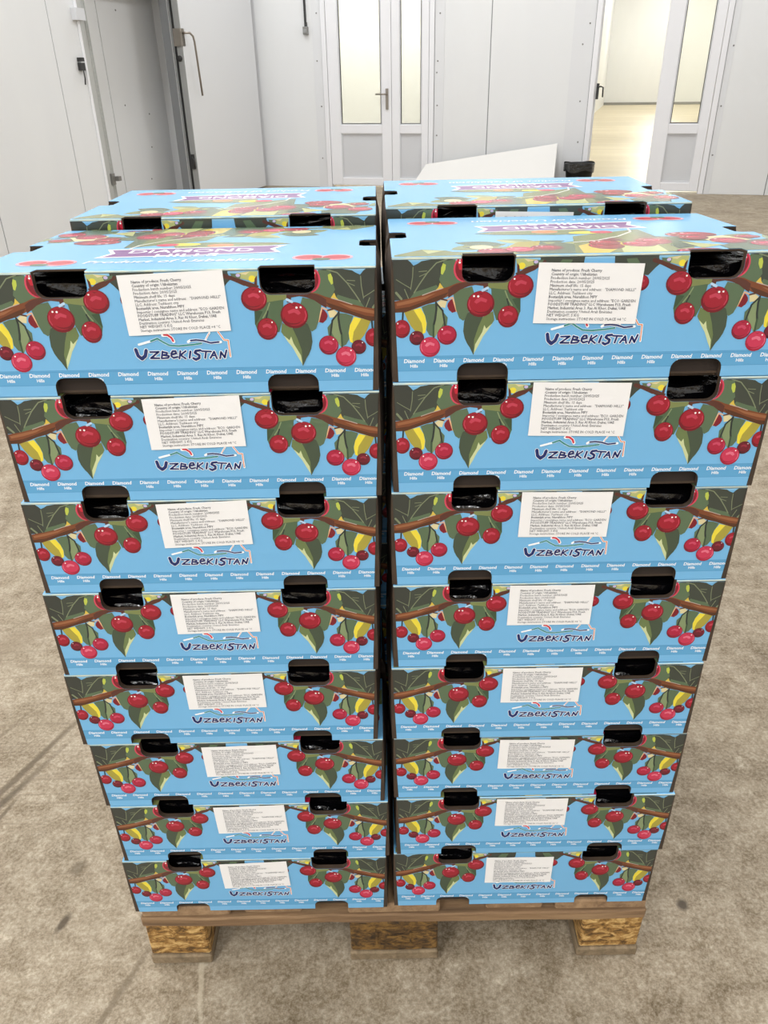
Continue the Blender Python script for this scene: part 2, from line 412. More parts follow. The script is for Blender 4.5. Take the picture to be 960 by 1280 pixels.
def wood(name, c1, c2, c3, rot=0, chip=False):
    m = bpy.data.materials.new(name); m.use_nodes = True
    nt = m.node_tree; L = nt.links.new
    b = nt.nodes['Principled BSDF']; b.inputs['Roughness'].default_value = 0.8
    tc = nt.nodes.new('ShaderNodeTexCoord'); oi = nt.nodes.new('ShaderNodeObjectInfo')
    ad = nt.nodes.new('ShaderNodeVectorMath'); ad.operation = 'ADD'
    L(tc.outputs['Object'], ad.inputs[0]); L(oi.outputs['Random'], ad.inputs[1])
    mp = nt.nodes.new('ShaderNodeMapping')
    mp.inputs['Scale'].default_value = (22, 22, 40) if chip else ((3, 60, 60) if rot == 0 else (60, 3, 60))
    L(ad.outputs[0], mp.inputs['Vector'])
    n = nt.nodes.new('ShaderNodeTexNoise'); n.inputs['Scale'].default_value = 2.2 if chip else 1.0
    n.inputs['Detail'].default_value = 8; n.inputs['Roughness'].default_value = 0.7; n.inputs['Distortion'].default_value = 0.6 if chip else 0.3
    L(mp.outputs['Vector'], n.inputs['Vector'])
    r = nt.nodes.new('ShaderNodeValToRGB'); e = r.color_ramp.elements
    e[0].position = 0.40 if chip else 0.32; e[0].color = lin(c1); e[1].position = 0.62 if chip else 0.72; e[1].color = lin(c3); x = e.new(0.5); x.color = lin(c2)
    L(n.outputs['Fac'], r.inputs['Fac']); L(r.outputs['Color'], b.inputs['Base Color'])
    bp = nt.nodes.new('ShaderNodeBump'); bp.inputs['Strength'].default_value = 0.7; bp.inputs['Distance'].default_value = 0.004
    L(n.outputs['Fac'], bp.inputs['Height']); L(bp.outputs['Normal'], b.inputs['Normal'])
    return m
M_DECK = wood('pallet_deck_board', '7d6248', '9a7c5c', 'b59672', rot=1)
M_STRINGER = wood('pallet_cross_board', '5f4a35', '86694b', 'a88a66', rot=0)
M_CHIP = wood('pressed_chip_block', '5e431f', 'a3783c', 'dcb878', chip=True)
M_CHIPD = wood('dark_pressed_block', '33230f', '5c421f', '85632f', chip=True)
M_RUNNER = wood('pallet_foot_board', '6a5a44', '86745a', 'a08c70', rot=1)

# ------------------------------------------------------------------ mesh helpers
def tag(o, label=None, cat=None, group=None, kind=None):
    if label: o['label'] = label
    if cat: o['category'] = cat
    if group: o['group'] = group
    if kind: o['kind'] = kind
    return o

def link(name, me, parent=None, mtx=None):
    o = bpy.data.objects.new(name, me)
    col.objects.link(o)
    if parent: o.parent = parent
    if mtx is not None: o.matrix_world = mtx
    return o

def empty(name, loc=(0, 0, 0), rz=0.0):
    o = bpy.data.objects.new(name, None)
    o.empty_display_size = 0.1
    col.objects.link(o)
    o.location = loc; o.rotation_euler = (0, 0, rz)
    return o

class MB:
    """collects shapes and links them as one mesh object"""
    def __init__(self): self.bm = bmesh.new(); self.mi = 0
    def box(self, x0, x1, y0, y1, z0, z1, mi=0, mtx=None):
        P = [Vector(p) for p in ((x0,y0,z0),(x1,y0,z0),(x1,y1,z0),(x0,y1,z0),(x0,y0,z1),(x1,y0,z1),(x1,y1,z1),(x0,y1,z1))]
        if mtx: P = [mtx @ p for p in P]
        v = [self.bm.verts.new(p) for p in P]
        for f in ((3,2,1,0),(4,5,6,7),(0,1,5,4),(1,2,6,5),(2,3,7,6),(3,0,4,7)):
            self.bm.faces.new([v[i] for i in f]).material_index = mi
        return self
    def lathe(self, prof, seg=24, c=(0, 0, 0), mi=0, mtx=None):
        rings = []
        for r, z in prof:
            ring = []
            for k in range(seg):
                a = 2*math.pi*k/seg
                p = Vector((c[0]+r*math.cos(a), c[1]+r*math.sin(a), c[2]+z))
                ring.append(self.bm.verts.new(mtx @ p if mtx else p))
            rings.append(ring)
        for A, B in zip(rings, rings[1:]):
            for k in range(seg):
                f = self.bm.faces.new((A[k], A[(k+1)%seg], B[(k+1)%seg], B[k])); f.material_index = mi; f.smooth = True
        self.bm.faces.new(rings[0][::-1]).material_index = mi
        self.bm.faces.new(rings[-1]).material_index = mi
        return self
    def tube(self, pts, r, seg=8, mi=0):
        pts = [Vector(p) for p in pts]
        rings = []
        up = Vector((0.3, 0.2, 1)).normalized()
        for i, p in enumerate(pts):
            t = (pts[min(i+1, len(pts)-1)] - pts[max(i-1, 0)]).normalized()
            n = t.cross(up)
            if n.length < 1e-3: n = t.cross(Vector((1, 0, 0)))
            n.normalize(); bi = t.cross(n)
            rings.append([self.bm.verts.new(p + r*(math.cos(2*math.pi*k/seg)*n + math.sin(2*math.pi*k/seg)*bi)) for k in range(seg)])
        for A, B in zip(rings, rings[1:]):
            for k in range(seg):
                f = self.bm.faces.new((A[k], B[k], B[(k+1)%seg], A[(k+1)%seg])); f.smooth = True; f.material_index = mi
        self.bm.faces.new(rings[0]).material_index = mi
        self.bm.faces.new(rings[-1][::-1]).material_index = mi
        return self
    def mesh(self, name, mats):
        bmesh.ops.recalc_face_normals(self.bm, faces=self.bm.faces[:])
        me = bpy.data.meshes.new(name); self.bm.to_mesh(me); self.bm.free()
        for m_ in (mats if isinstance(mats, (list, tuple)) else [mats]): me.materials.append(m_)
        return me
    def build(self, name, mats, parent=None, mtx=None):
        return link(name, self.mesh(name, mats), parent, mtx)

def bevel(o, w, seg=2):
    md = o.modifiers.new('bevel', 'BEVEL'); md.width = w; md.segments = seg; md.limit_method = 'ANGLE'; md.angle_limit = R(40)
    return o

def RBox(name, s0, s1, d0, d1, z0, z1, m_, parent=None, bev=0.0):
    """a box given in room coordinates"""
    o = MB().box(s0, s1, d0, d1, z0, z1).build(name, m_, parent)
    o.matrix_world = ROOM
    if bev: bevel(o, bev)
    return o

def struct(o): o['kind'] = 'structure'; return o

# ------------------------------------------------------------------ room shell
M_HALL = mat('lightened_hall_floor', 'c2b598', 0.4, grain=(0.8, 'd3c7ab', (0.4, 2.2, 1)))  # paler than the main floor: the hall's brightness is put into its colour
FLOOR = struct(MB().box(-14, 26, -14, 48, -0.15, 0).build('floor', M_FLOOR))

TH = 0.10           # sandwich panel thickness
def panel_wall(name, axis, cuts, z0, z1, face, back, gap=0.009):
    """wall made of single upright panels: axis 's' (panels along s, face at d=face) or 'd'"""
    root = MB()
    a0, a1 = cuts[0][0], cuts[-1][1]
    lo, hi = min(face, back), max(face, back)
    inset = 0.006
    if face < back: c0, c1 = face + inset, back - inset
    else: c0, c1 = back + inset, face - inset
    for (p, q, zb, zt) in cuts:
        if axis == 's': root.box(p, q, c0, c1, zb, zt)
        else: root.box(c0, c1, p, q, zb, zt)
    r = struct(root.build(name, M_SEAM)); r.matrix_world = ROOM
    for (p, q, zb, zt) in cuts:
        mb = MB()
        if axis == 's': mb.box(p+gap/2, q-gap/2, lo, hi, zb, zt)
        else: mb.box(lo, hi, p+gap/2, q-gap/2, zb, zt)
        o = mb.build('wall_panel', M_WALL, r); o.matrix_world = ROOM
        bevel(o, 0.003, 1)
    return r

def cut_run(a, b, w=1.1): 
    out = []; x = a
    while x < b - 1e-6:
        y = min(b, x + w)
        out.append((x, y, 0, CEIL)); x = y
    return out

D1 = (0.96, 2.38); D2 = (4.22, 5.64); DH = 2.3
wall_back = panel_wall('wall_back', 's',
    [(-0.1, 0.9, 0, CEIL), (0.9, D1[0], 0, CEIL), (D1[0], D1[1], DH, CEIL), (D1[1], 3.05, 0, CEIL), (3.05, D2[0], 0, CEIL),
     (D2[0], D2[1], DH, CEIL), (D2[1], 6.31, 0, CEIL)] + cut_run(6.31, 9.0), 0, CEIL, 0.0, TH)
LD0, LD1 = -3.37, -1.95     # cold room opening in the left wall, along d
wall_left = panel_wall('wall_left', 'd',
    [(-18.0 + 1.1*i, -18.0 + 1.1*(i+1), 0, CEIL) for i in range(11)][:0] +
    [(-3.92 - 1.1*(k+1), -3.92 - 1.1*k, 0, CEIL) for k in range(12, -1, -1)] +
    [(-3.92, -3.52, 0, CEIL), (-3.52, LD1, 2.2, CEIL), (LD1, 0.0, 0, CEIL)], 0, CEIL, 0.0, -TH)
struct(RBox('wall_right', 9.0, 9.1, -18.3, 0.0, 0, CEIL, M_WALL))
struct(RBox('wall_front', -0.1, 9.1, -18.4, -18.22, 0, CEIL, M_WALL))
struct(RBox('ceiling', -3.2, 14.2, -18.4, 29.2, CEIL, CEIL+0.1, M_CEIL))
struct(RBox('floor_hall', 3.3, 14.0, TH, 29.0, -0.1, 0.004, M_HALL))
# the hall seen through the open door, and the closed lobby behind the left door
struct(RBox('wall_far', 3.2, 14.1, 29.0, 29.1, 0, CEIL, M_WALL))
struct(RBox('baseboard_far', 3.3, 14.0, 28.97, 29.0, 0.004, 0.10, M_GALV))
struct(RBox('wall_partition', 3.2, 3.3, TH, 29.0, 0, CEIL, M_WALL))
struct(RBox('wall_hall', 14.0, 14.1, TH, 29.0, 0, CEIL, M_WALL))
struct(RBox('wall_lobby', -3.0, 3.2, 3.4, 3.5, 0, CEIL, M_WALL))
struct(RBox('wall_end', -3.1, -3.0, TH, 3.5, 0, CEIL, M_WALL))
struct(RBox('wall_side', 9.1, 14.1, 0.0, TH, 0, CEIL, M_WALL))

# flashing strips with screws
def screws(parent, pts, axis='d'):
    for s, d, z in pts:
        o = MB().lathe([(0.009, 0), (0.009, 0.002), (0.005, 0.006)], 8, mtx=Matrix.Translation((s, d, z)) @ (Matrix.Rotation(R(90), 4, 'X') if axis == 'd' else Matrix.Rotation(R(90), 4, 'Y'))).build('screw', M_GALV, parent)
        o.matrix_world = ROOM
def flashing(name, s0, s1, z1, pts):
    o = struct(RBox(name, s0, s1, -0.004, 0.0, 0.0, z1, M_WALLF))
    screws(o, [((s0+s1)/2 + dx, -0.004, z) for dx, z in pts])
    return o
flashing('trim_1', 0.84, 0.955, DH+0.1, [(0, 0.35), (0.02, 0.95), (-0.01, 1.45), (0.01, 1.95)])
flashing('trim_2', 2.385, 2.50, DH+0.1, [(-0.02, 0.62), (-0.02, 0.95), (-0.03, 1.3), (-0.02, 1.42), (0, 1.9)])
flashing('trim_3', 3.98, 4.215, DH+0.1, [(0.05, 0.55), (0.03, 0.98), (0.0, 1.55), (0.06, 1.75)])
flashing('trim_4', 5.645, 5.71, DH+0.1, [(0, 0.42), (0.0, 0.92), (0.02, 1.5)])

def leaf(parent, s0, s1, gs0, gs1, glassmat, mtx=ROOM, zt=DH-0.06):
    """one glazed leaf: profile frame, pane, lower panel"""
    f = MB()
    for (a, b_, c, d_) in ((s0, gs0, 0.03, zt), (gs1, s1, 0.03, zt), (gs0, gs1, 0.03, 0.12), (gs0, gs1, 0.64, 0.74), (gs0, gs1, zt-0.1, zt)):
        f.box(a, b_, -0.015, 0.05, c, d_)
    o = f.build('leaf_frame', M_PVC, parent); o.matrix_world = mtx; bevel(o, 0.004, 1)
    bd = MB()
    for (z0, z1) in ((0.12, 0.64), (0.74, zt-0.1)):
        w = 0.014
        for (a, b_, c, d_) in ((gs0, gs0+w, z0, z1), (gs1-w, gs1, z0, z1), (gs0+w, gs1-w, z0, z0+w), (gs0+w, gs1-w, z1-w, z1)):
            bd.box(a, b_, -0.004, 0.03, c, d_)
    q = bd.build('glazing_bead', M_GASKET if False else M_PVCG, parent); q.matrix_world = mtx
    p = MB().box(gs0, gs1, 0.008, 0.028, 0.12, 0.64).build('lower_panel', M_PVCG, parent); p.matrix_world = mtx
    g = MB().box(gs0, gs1, 0.012, 0.022, 0.74, zt-0.1).build('pane', glassmat, parent); g.matrix_world = mtx
    gk = MB()
    for (a, b_, c, d_) in ((gs0+0.013, gs0+0.02, 0.754, zt-0.114), (gs1-0.02, gs1-0.013, 0.754, zt-0.114), (gs0+0.013, gs1-0.013, 0.75, 0.757)):
        gk.box(a, b_, -0.0055, 0.012, c, d_)
    k = gk.build('glazing_seal', M_DARK, parent); k.matrix_world = mtx

def lever(parent, s, z, mtx, direction=-1):
    h = MB()
    h.box(s-0.017, s+0.017, -0.027, -0.015, z-0.17, z+0.06)
    h.tube([(s, -0.02, z), (s, -0.06, z), (s + direction*0.03, -0.068, z), (s + direction*0.13, -0.068, z)], 0.009)
    o = h.build('lever_handle', M_STEEL, parent); o.matrix_world = mtx
    o['label'] = 'steel lever handle'

def door(name, d, w, leaves):
    root = struct(empty(name))
    root.matrix_world = ROOM @ Matrix.Translation((d[0], 0, 0))
    f = MB()
    f.box(d[0], d[0]+0.06, -0.02, 0.07, 0, DH); f.box(d[1]-0.06, d[1], -0.02, 0.07, 0, DH)
    f.box(d[0]+0.06, d[1]-0.06, -0.02, 0.07, DH-0.06, DH); 
    o = f.build('door_frame', M_PVC, root); o.matrix_world = ROOM; bevel(o, 0.004, 1)
    return root
door_1 = door('door_1', D1, 0, 0)
leaf(door_1, 1.025, 1.845, 1.17, 1.72, M_MILK)
leaf(door_1, 1.85, 2.315, 1.95, 2.23, M_MILK)
lever(door_1, 1.79, 1.08, ROOM)
door_2 = door('door_2', D2, 0, 0)
leaf(door_2, 4.985, 5.575, 5.15, 5.475, M_GLASS)
# the other leaf swings away into the hall, hinged on the left jamb
HM = ROOM @ Matrix.Translation((4.285, 0.06, 0)) @ Matrix.Rotation(R(98), 4, 'Z') @ Matrix.Translation((-4.285, 0, 0))
leaf(door_2, 4.285, 4.98, 4.40, 4.86, M_GLASS, HM)
lever(door_2, 4.93, 1.07, HM, -1)
hs = MB().box(4.30, 4.33, -0.035, 0.0, 1.0, 1.16).tube([(4.315, -0.03, 1.12), (4.345, -0.05, 1.13), (4.375, -0.05, 1.12), (4.378, -0.05, 1.02)], 0.008)
o = hs.build('door_pull', M_DARK, door_2); o.matrix_world = ROOM

# cold room opening in the left wall: recess, frame, sliding door with its lever
rec = struct(empty('door_3')); rec.matrix_world = ROOM @ Matrix.Translation((0, LD0, 0))
def rpart(name, s0, s1, d0, d1, z0, z1, m_, parent=rec, bev=0.0):
    return RBox(name, s0, s1, d0, d1, z0, z1, m_, parent, bev)
SR = -0.42
rpart('inner_panel', SR-0.06, SR, LD0-0.05, LD0+0.78, 0, 2.2, M_WALL)
rpart('inner_panel', SR-0.06, SR, LD0+0.79, LD1+0.5, 0, 2.2, M_WALL)
rpart('lintel', SR-0.06, -0.10, LD0-0.05, LD1+0.5, 2.2, 2.3, M_WALL)
rpart('jamb', SR, -0.10, LD0-0.05, LD0, 0, 2.2, M_WALL)
rpart('jamb', SR, -0.10, LD1+0.42, LD1+0.5, 0, 2.2, M_WALL)
fr = rpart('opening_frame', -0.10, -0.006, -3.515, LD0, 0, 2.2, M_STRIP, bev=0.004)
rpart('frame_rib', -0.006, 0.004, LD0-0.045, LD0-0.035, 0, 2.2, M_STRIP, fr)
rpart('frame_rib', -0.006, 0.004, LD0-0.022, LD0-0.012, 0, 2.2, M_STRIP, fr)
rpart('edge_lip', 0.0, 0.014, -3.545, -3.515, 0, 2.25, M_PVC, bev=0.004)
rpart('hinge_block', 0.0, 0.05, -3.60, -3.47, 1.74, 1.83, M_PVCG)
lat = MB().box(0.0, 0.035, -3.64, -3.58, 1.36, 1.42).box(0.0, 0.04, -3.635, -3.585, 1.43, 1.46).tube([(0.03, -3.61, 1.36), (0.035, -3.615, 1.30), (0.03, -3.62, 1.25)], 0.006)
lat.build('latch', M_DARK, rec, ROOM)
stk = MB().box(-0.006, 0.015, LD0-0.07, LD0-0.02, 0.40, 0.50).box(0.0, 0.05, LD0-0.02, LD0+0.03, 0.43, 0.47)
stk.build('strike_plate', M_GALV, rec, ROOM)
screws(rec, [(SR, -2.35, 1.05), (SR, -1.95, 0.62), (SR, -1.9, 0.95), (SR, -2.25, 1.9), (SR, -2.05, 0.30)], 's')
dl = empty('sliding_door'); dl.matrix_world = ROOM @ Matrix.Translation((0.07, -1.0, 0))
tag(dl, 'white insulated sliding cold room door with a black seal, left of the glazed door', 'door')
RBox('door_leaf', 0.03, 0.135, -1.955, -0.17, 0.02, 2.6, M_WALLF, dl, 0.006)
RBox('door_edge', 0.025, 0.128, -1.968, -1.955, 0.02, 2.6, M_EDGE, dl)
RBox('door_seal', 0.042, 0.064, -1.976, -1.968, 0.02, 2.6, M_GASKET, dl)
hb = MB().box(0.05, 0.135, -1.985, -1.90, 1.58, 1.74)
hb.tube([(0.13, -1.93, 1.70), (0.17, -1.93, 1.70), (0.20, -1.90, 1.70), (0.21, -1.86, 1.67), (0.21, -1.84, 1.62), (0.21, -1.80, 1.12)], 0.011)
h_ = hb.build('lever_handle', M_STEEL, dl, ROOM); h_['label'] = 'long steel pull lever'
kb = MB().lathe([(0.028, 0), (0.028, 0.012), (0.014, 0.02)], 14, mtx=Matrix.Translation((0.085, -1.968, 1.47)) @ Matrix.Rotation(R(90), 4, 'X'))
kb.build('lock_knob', M_DARK, dl, ROOM)
lk = MB().box(0.06, 0.11, -1.985, -1.966, 0.40, 0.55).tube([(0.085, -1.985, 0.53), (0.12, -2.0, 0.50), (0.12, -2.0, 0.42)], 0.008)
lk.build('lower_latch', M_DARK, dl, ROOM)
struct(RBox('baseboard_left', 0.0, 0.02, -0.17, 0.0, 0, 0.06, M_WALLF))
struct(RBox('trim_5', 0.0, 0.10, -0.006, 0.0, 0, CEIL, M_WALLF))

# switch with its conduit
sw = empty('wall_switch'); sw.matrix_world = ROOM @ Matrix.Translation((0.765, 0, 1.75))
tag(sw, 'small grey switch box under a dark cable duct on the back wall', 'switch')
bevel(RBox('switch_box', 0.735, 0.795, -0.045, 0.0, 1.73, 1.815, M_GALV, sw), 0.006)
MB().box(0.745, 0.785, -0.05, -0.044, 1.75, 1.79).build('rocker', M_EDGE, sw, ROOM)
RBox('cable_gland', 0.757, 0.783, -0.035, -0.008, 1.815, 1.86, M_DARK, sw)
RBox('cable_duct', 0.752, 0.774, -0.022, 0.0, 1.86, CEIL, M_DARK, sw)

# white board leaning against the wall, and the black bin
P0 = [(2.20, -0.58, 0.012), (3.95, -0.58, 0.012), (3.92, -0.11, 0.525), (2.36, -0.30, 0.30)]
bm = bmesh.new()
nrm = (Vector(P0[1])-Vector(P0[0])).cross(Vector(P0[3])-Vector(P0[0])).normalized()
va = [bm.verts.new(Vector(p)) for p in P0]; vb = [bm.verts.new(Vector(p) - nrm*0.045 + Vector((0, -0.0, 0.0))) for p in P0]
bm.faces.new(va); bm.faces.new(vb[::-1])
for i in range(4): bm.faces.new((va[i], vb[i], vb[(i+1)%4], va[(i+1)%4]))
zmin = min(v.co.z for v in bm.verts)
for v in bm.verts: v.co.z -= zmin
bmesh.ops.recalc_face_normals(bm, faces=bm.faces[:])
me = bpy.data.meshes.new('insulation_board'); bm.to_mesh(me); bm.free(); me.materials.append(M_FOAM)
wb = link('insulation_board', me, None, ROOM); bevel(wb, 0.003, 1)
tag(wb, 'large white board with a slanted top leaning against the back wall', 'board')
bn = empty('bin', (2.68, 10.22-0.72+0.55, 0)); tag(bn, 'black plastic bin standing by the open door', 'bin')
bn.location = ROOM @ Vector((4.21, -0.26, 0)); bn.scale = (0.86, 0.86, 0.80)
MB().lathe([(0.145, 0.0), (0.15, 0.01), (0.19, 0.40), (0.20, 0.40), (0.205, 0.43), (0.19, 0.43), (0.175, 0.40), (0.14, 0.03)], 28).build('bucket', M_BIN, bn)
lin_ = MB()
seg = 28; ringA = []; ringB = []
for k in range(seg):
    a_ = 2*math.pi*k/seg; r_ = 0.207 + 0.006*math.sin(5*a_)
    ringA.append(lin_.bm.verts.new((r_*math.cos(a_), r_*math.sin(a_), 0.435 + 0.012*math.sin(3*a_))))
    ringB.append(lin_.bm.verts.new((r_*math.cos(a_), r_*math.sin(a_), 0.33 + 0.02*math.sin(4*a_+1))))
for k in range(seg): lin_.bm.faces.new((ringA[k], ringB[k], ringB[(k+1)%seg], ringA[(k+1)%seg]))
lin_.build('bin_liner', M_BAG, bn)

# ------------------------------------------------------------------ pallet
PAL = empty('pallet', (0, 0, 0)); tag(PAL, 'worn wooden pallet with pressed chip blocks under the carton stacks', 'pallet')
PD = 0.60
rnd = random.Random(4)
def pbox(name, x0, x1, y0, y1, z0, z1, m_, sub=0.003, parent=PAL, seed=0):
    """a slightly worn board: subdivided along its length with small dents"""
    bm = bmesh.new()
    nx = max(1, int((x1-x0)/0.05)); ny = max(1, int((y1-y0)/0.05)); nz = 2
    mb = MB(); mb.bm.free(); mb.bm = bm
    mb.box(x0, x1, y0, y1, z0, z1)
    long_ax = 0 if (x1-x0) >= (y1-y0) else 1
    n = max(2, int(max(x1-x0, y1-y0)/0.05))
    edges = [e for e in bm.edges if abs((e.verts[0].co - e.verts[1].co)[long_ax]) > 1e-4]
    bmesh.ops.subdivide_edges(bm, edges=edges, cuts=n-1)
    bmesh.ops.bevel(bm, geom=[e for e in bm.edges if len(e.link_faces) == 2 and e.calc_face_angle(0) > 0.5], offset=0.0025, segments=1, affect='EDGES')
    for v in bm.verts:
        q = v.co * 17 + Vector((seed*3.1, seed*1.7, 0))
        v.co += Vector((0, -1 if v.co.y < (y0+y1)/2 else 1, 0)) * 0.0 + noise.noise_vector(q) * sub * 0.6
    me = bpy.data.meshes.new(name); bm.to_mesh(me); bm.free(); me.materials.append(m_)
    return link(name, me, parent)
for i, (x0, x1) in enumerate(((-0.398, -0.258), (-0.236, -0.146), (-0.072, 0.073), (0.146, 0.236), (0.255, 0.398))):
    pbox('deck_board', x0, x1, 0.004+0.003*(i%2), PD-0.004, 0.1225, 0.1432, M_DECK, 0.0016, seed=i)
for i, y0 in enumerate((0.0, (PD-0.12)/2, PD-0.12)):
    pbox('cross_board', -0.40, 0.40, y0, y0+0.12, 0.1005, 0.1215, M_STRINGER, 0.0045, seed=10+i)
for i, (x0, x1) in enumerate(((-0.40, -0.30), (-0.0725, 0.0725), (0.30, 0.40))):
    pbox('runner_board', x0, x1, 0.0, PD, 0.0015, 0.0225, M_RUNNER, 0.001, seed=20+i)
    for j, y0 in enumerate((0.003, (PD-0.1)/2, PD-0.103)):
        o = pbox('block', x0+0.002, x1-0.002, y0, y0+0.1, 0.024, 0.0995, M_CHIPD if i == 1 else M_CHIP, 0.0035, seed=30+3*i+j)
        if i == 1 and j == 0:
            st = MB()
            for q in ((-0.03, 0.028, 0.0835, 0.087), (-0.03, 0.028, 0.041, 0.0445), (-0.03, -0.027, 0.0445, 0.0835), (0.025, 0.028, 0.0445, 0.0835), (-0.012, 0.012, 0.06, 0.063)):
                st.box(q[0], q[1], y0-0.0022, y0+0.003, q[2], q[3])
            st.build('stamped_mark', M_CHIPD, o)

# ------------------------------------------------------------------ cartons: dimensions
W, D, H = 0.393, 0.285, 0.1218
TB = 0.0070        # doubled board thickness
TT = 0.0028        # lid thickness
HP = H - TT        # height of the wall panels
HOLES_F = [(-0.1045, 'top', 0.0252, 0.0225), (0.1115, 'top', 0.0265, 0.0225), (-0.1055, 'bot', 0.0258, 0.0185), (0.110, 'bot', 0.0258, 0.0185)]
HOLES_S = [(0.0, 'top', 0.024, 0.0225), (0.0, 'bot', 0.024, 0.0185)]
PAL_COL = {k: lin(v)[:3] for k, v in dict(
    leafdark='393d37', leafdark2='3e443b', leafmid='5a6e52', leafmid2='50664a', leafolive='7c8450', leafgreen='84946a', leafgreen2='6a7a4c',
    leafdkgreen='3a5038', leafdkgreen2='43503f', vein='7b8466', limeleaf='bcc851', lime='cdd5a2', yellow='ecd942', yellow2='d9bd4c', olive='a99c3e',
    cream='dccfa0', leafpale='b3b878', peach='e8b68a', pink='d1405a', pinkpale='e9a9b4', crim='7c1826', red='c02035', white='ffffff', bark='7a4327', barkdk='55301d',
    barklt='96603e', bark2='583026', greybark='b9a9a0', stem='2b3330', lilac='c9b9e0', paleblue='b9d6ef', navy='1b2b66', teal='2b8a84', logored='cf3346',
    orange='e6864c', purple='83508f', band='5fa5d2', bandline='4a8fc0', text='f2f6fa', sky='8fc4e4').items()}

def rrect_hole(c, side, hw, depth, height, r=0.010):
    """convex outline (counter-clockwise) of a rounded cut-out at the top or bottom edge"""
    pts = []
    if side == 'top':
        y0, y1 = height - depth, height + 0.01
        cs = [((c-hw+r, y0+r), 180), ((c+hw-r, y0+r), 270)]
        for (cx, cy), a0 in cs:
            for k in range(6):
                a = R(a0 + 90*k/5); pts.append((cx + r*math.cos(a), cy + r*math.sin(a)))
        pts += [(c+hw, y1), (c-hw, y1)]
    else:
        y0, y1 = -0.01, depth
        pts += [(c-hw, y0), (c+hw, y0)]
        for (cx, cy), a0 in (((c+hw-r, y1-r), 0), ((c-hw+r, y1-r), 90)):
            for k in range(6):
                a = R(a0 + 90*k/5); pts.append((cx + r*math.cos(a), cy + r*math.sin(a)))
    return pts

def panel_outline(w_bot, w_top, h, holes):
    """outline of a wall panel with cut-outs in its top and bottom edges"""
    out = [(-w_bot, 0)]
    for c, side, hw, dp in sorted([q for q in holes if q[1] == 'bot']):
        hp = rrect_hole(c, 'bot', hw, dp, h)[2:]
        out += [(c-hw, 0)] + hp[::-1] + [(c+hw, 0)]
    out += [(w_bot, 0), (w_top, h)]
    for c, side, hw, dp in sorted([q for q in holes if q[1] == 'top'], reverse=True):
        hp = rrect_hole(c, 'top', hw, dp, h)[:-2]
        out += [(c+hw, h)] + hp[::-1] + [(c-hw, h)]
    out += [(-w_top, h)]
    return out

FR = {  # flat panel coordinates (u, v, n outwards) to carton coordinates
    'front': lambda u, v, n: (u, -n, v),
    'back': lambda u, v, n: (-u, D + n, v),
    'right': lambda u, v, n: (W/2 + n, D/2 + u, v),
    'left': lambda u, v, n: (-W/2 - n, D/2 - u, v),
    'top': lambda u, v, n: (u, v, H + n),
}
def slab(name, outline, th, frame, mats, n0=0.0, edge_mi=1):
    bm = bmesh.new(); fr_ = FR[frame]
    A = [bm.verts.new(fr_(u, v, n0)) for u, v in outline]; B = [bm.verts.new(fr_(u, v, n0 - th)) for u, v in outline]
    tris = tessellate_polygon([[Vector((u, v, 0)) for u, v in outline]])
    def area(t): (a, b, c) = [outline[i] for i in t]; return (b[0]-a[0])*(c[1]-a[1]) - (b[1]-a[1])*(c[0]-a[0])
    for t in tris:
        t = t if area(t) > 0 else t[::-1]
        bm.faces.new([A[i] for i in t]).material_index = 0
        bm.faces.new([B[i] for i in t[::-1]]).material_index = 1
    n = len(outline)
    for i in range(n):
        j = (i+1) % n
        f = bm.faces.new((A[j], A[i], B[i], B[j]))
        f.material_index = edge_mi(outline[i], outline[j]) if callable(edge_mi) else edge_mi
    bmesh.ops.recalc_face_normals(bm, faces=bm.faces[:])
    me = bpy.data.meshes.new(name); bm.to_mesh(me); bm.free()
    for m_ in mats: me.materials.append(m_)
    return me

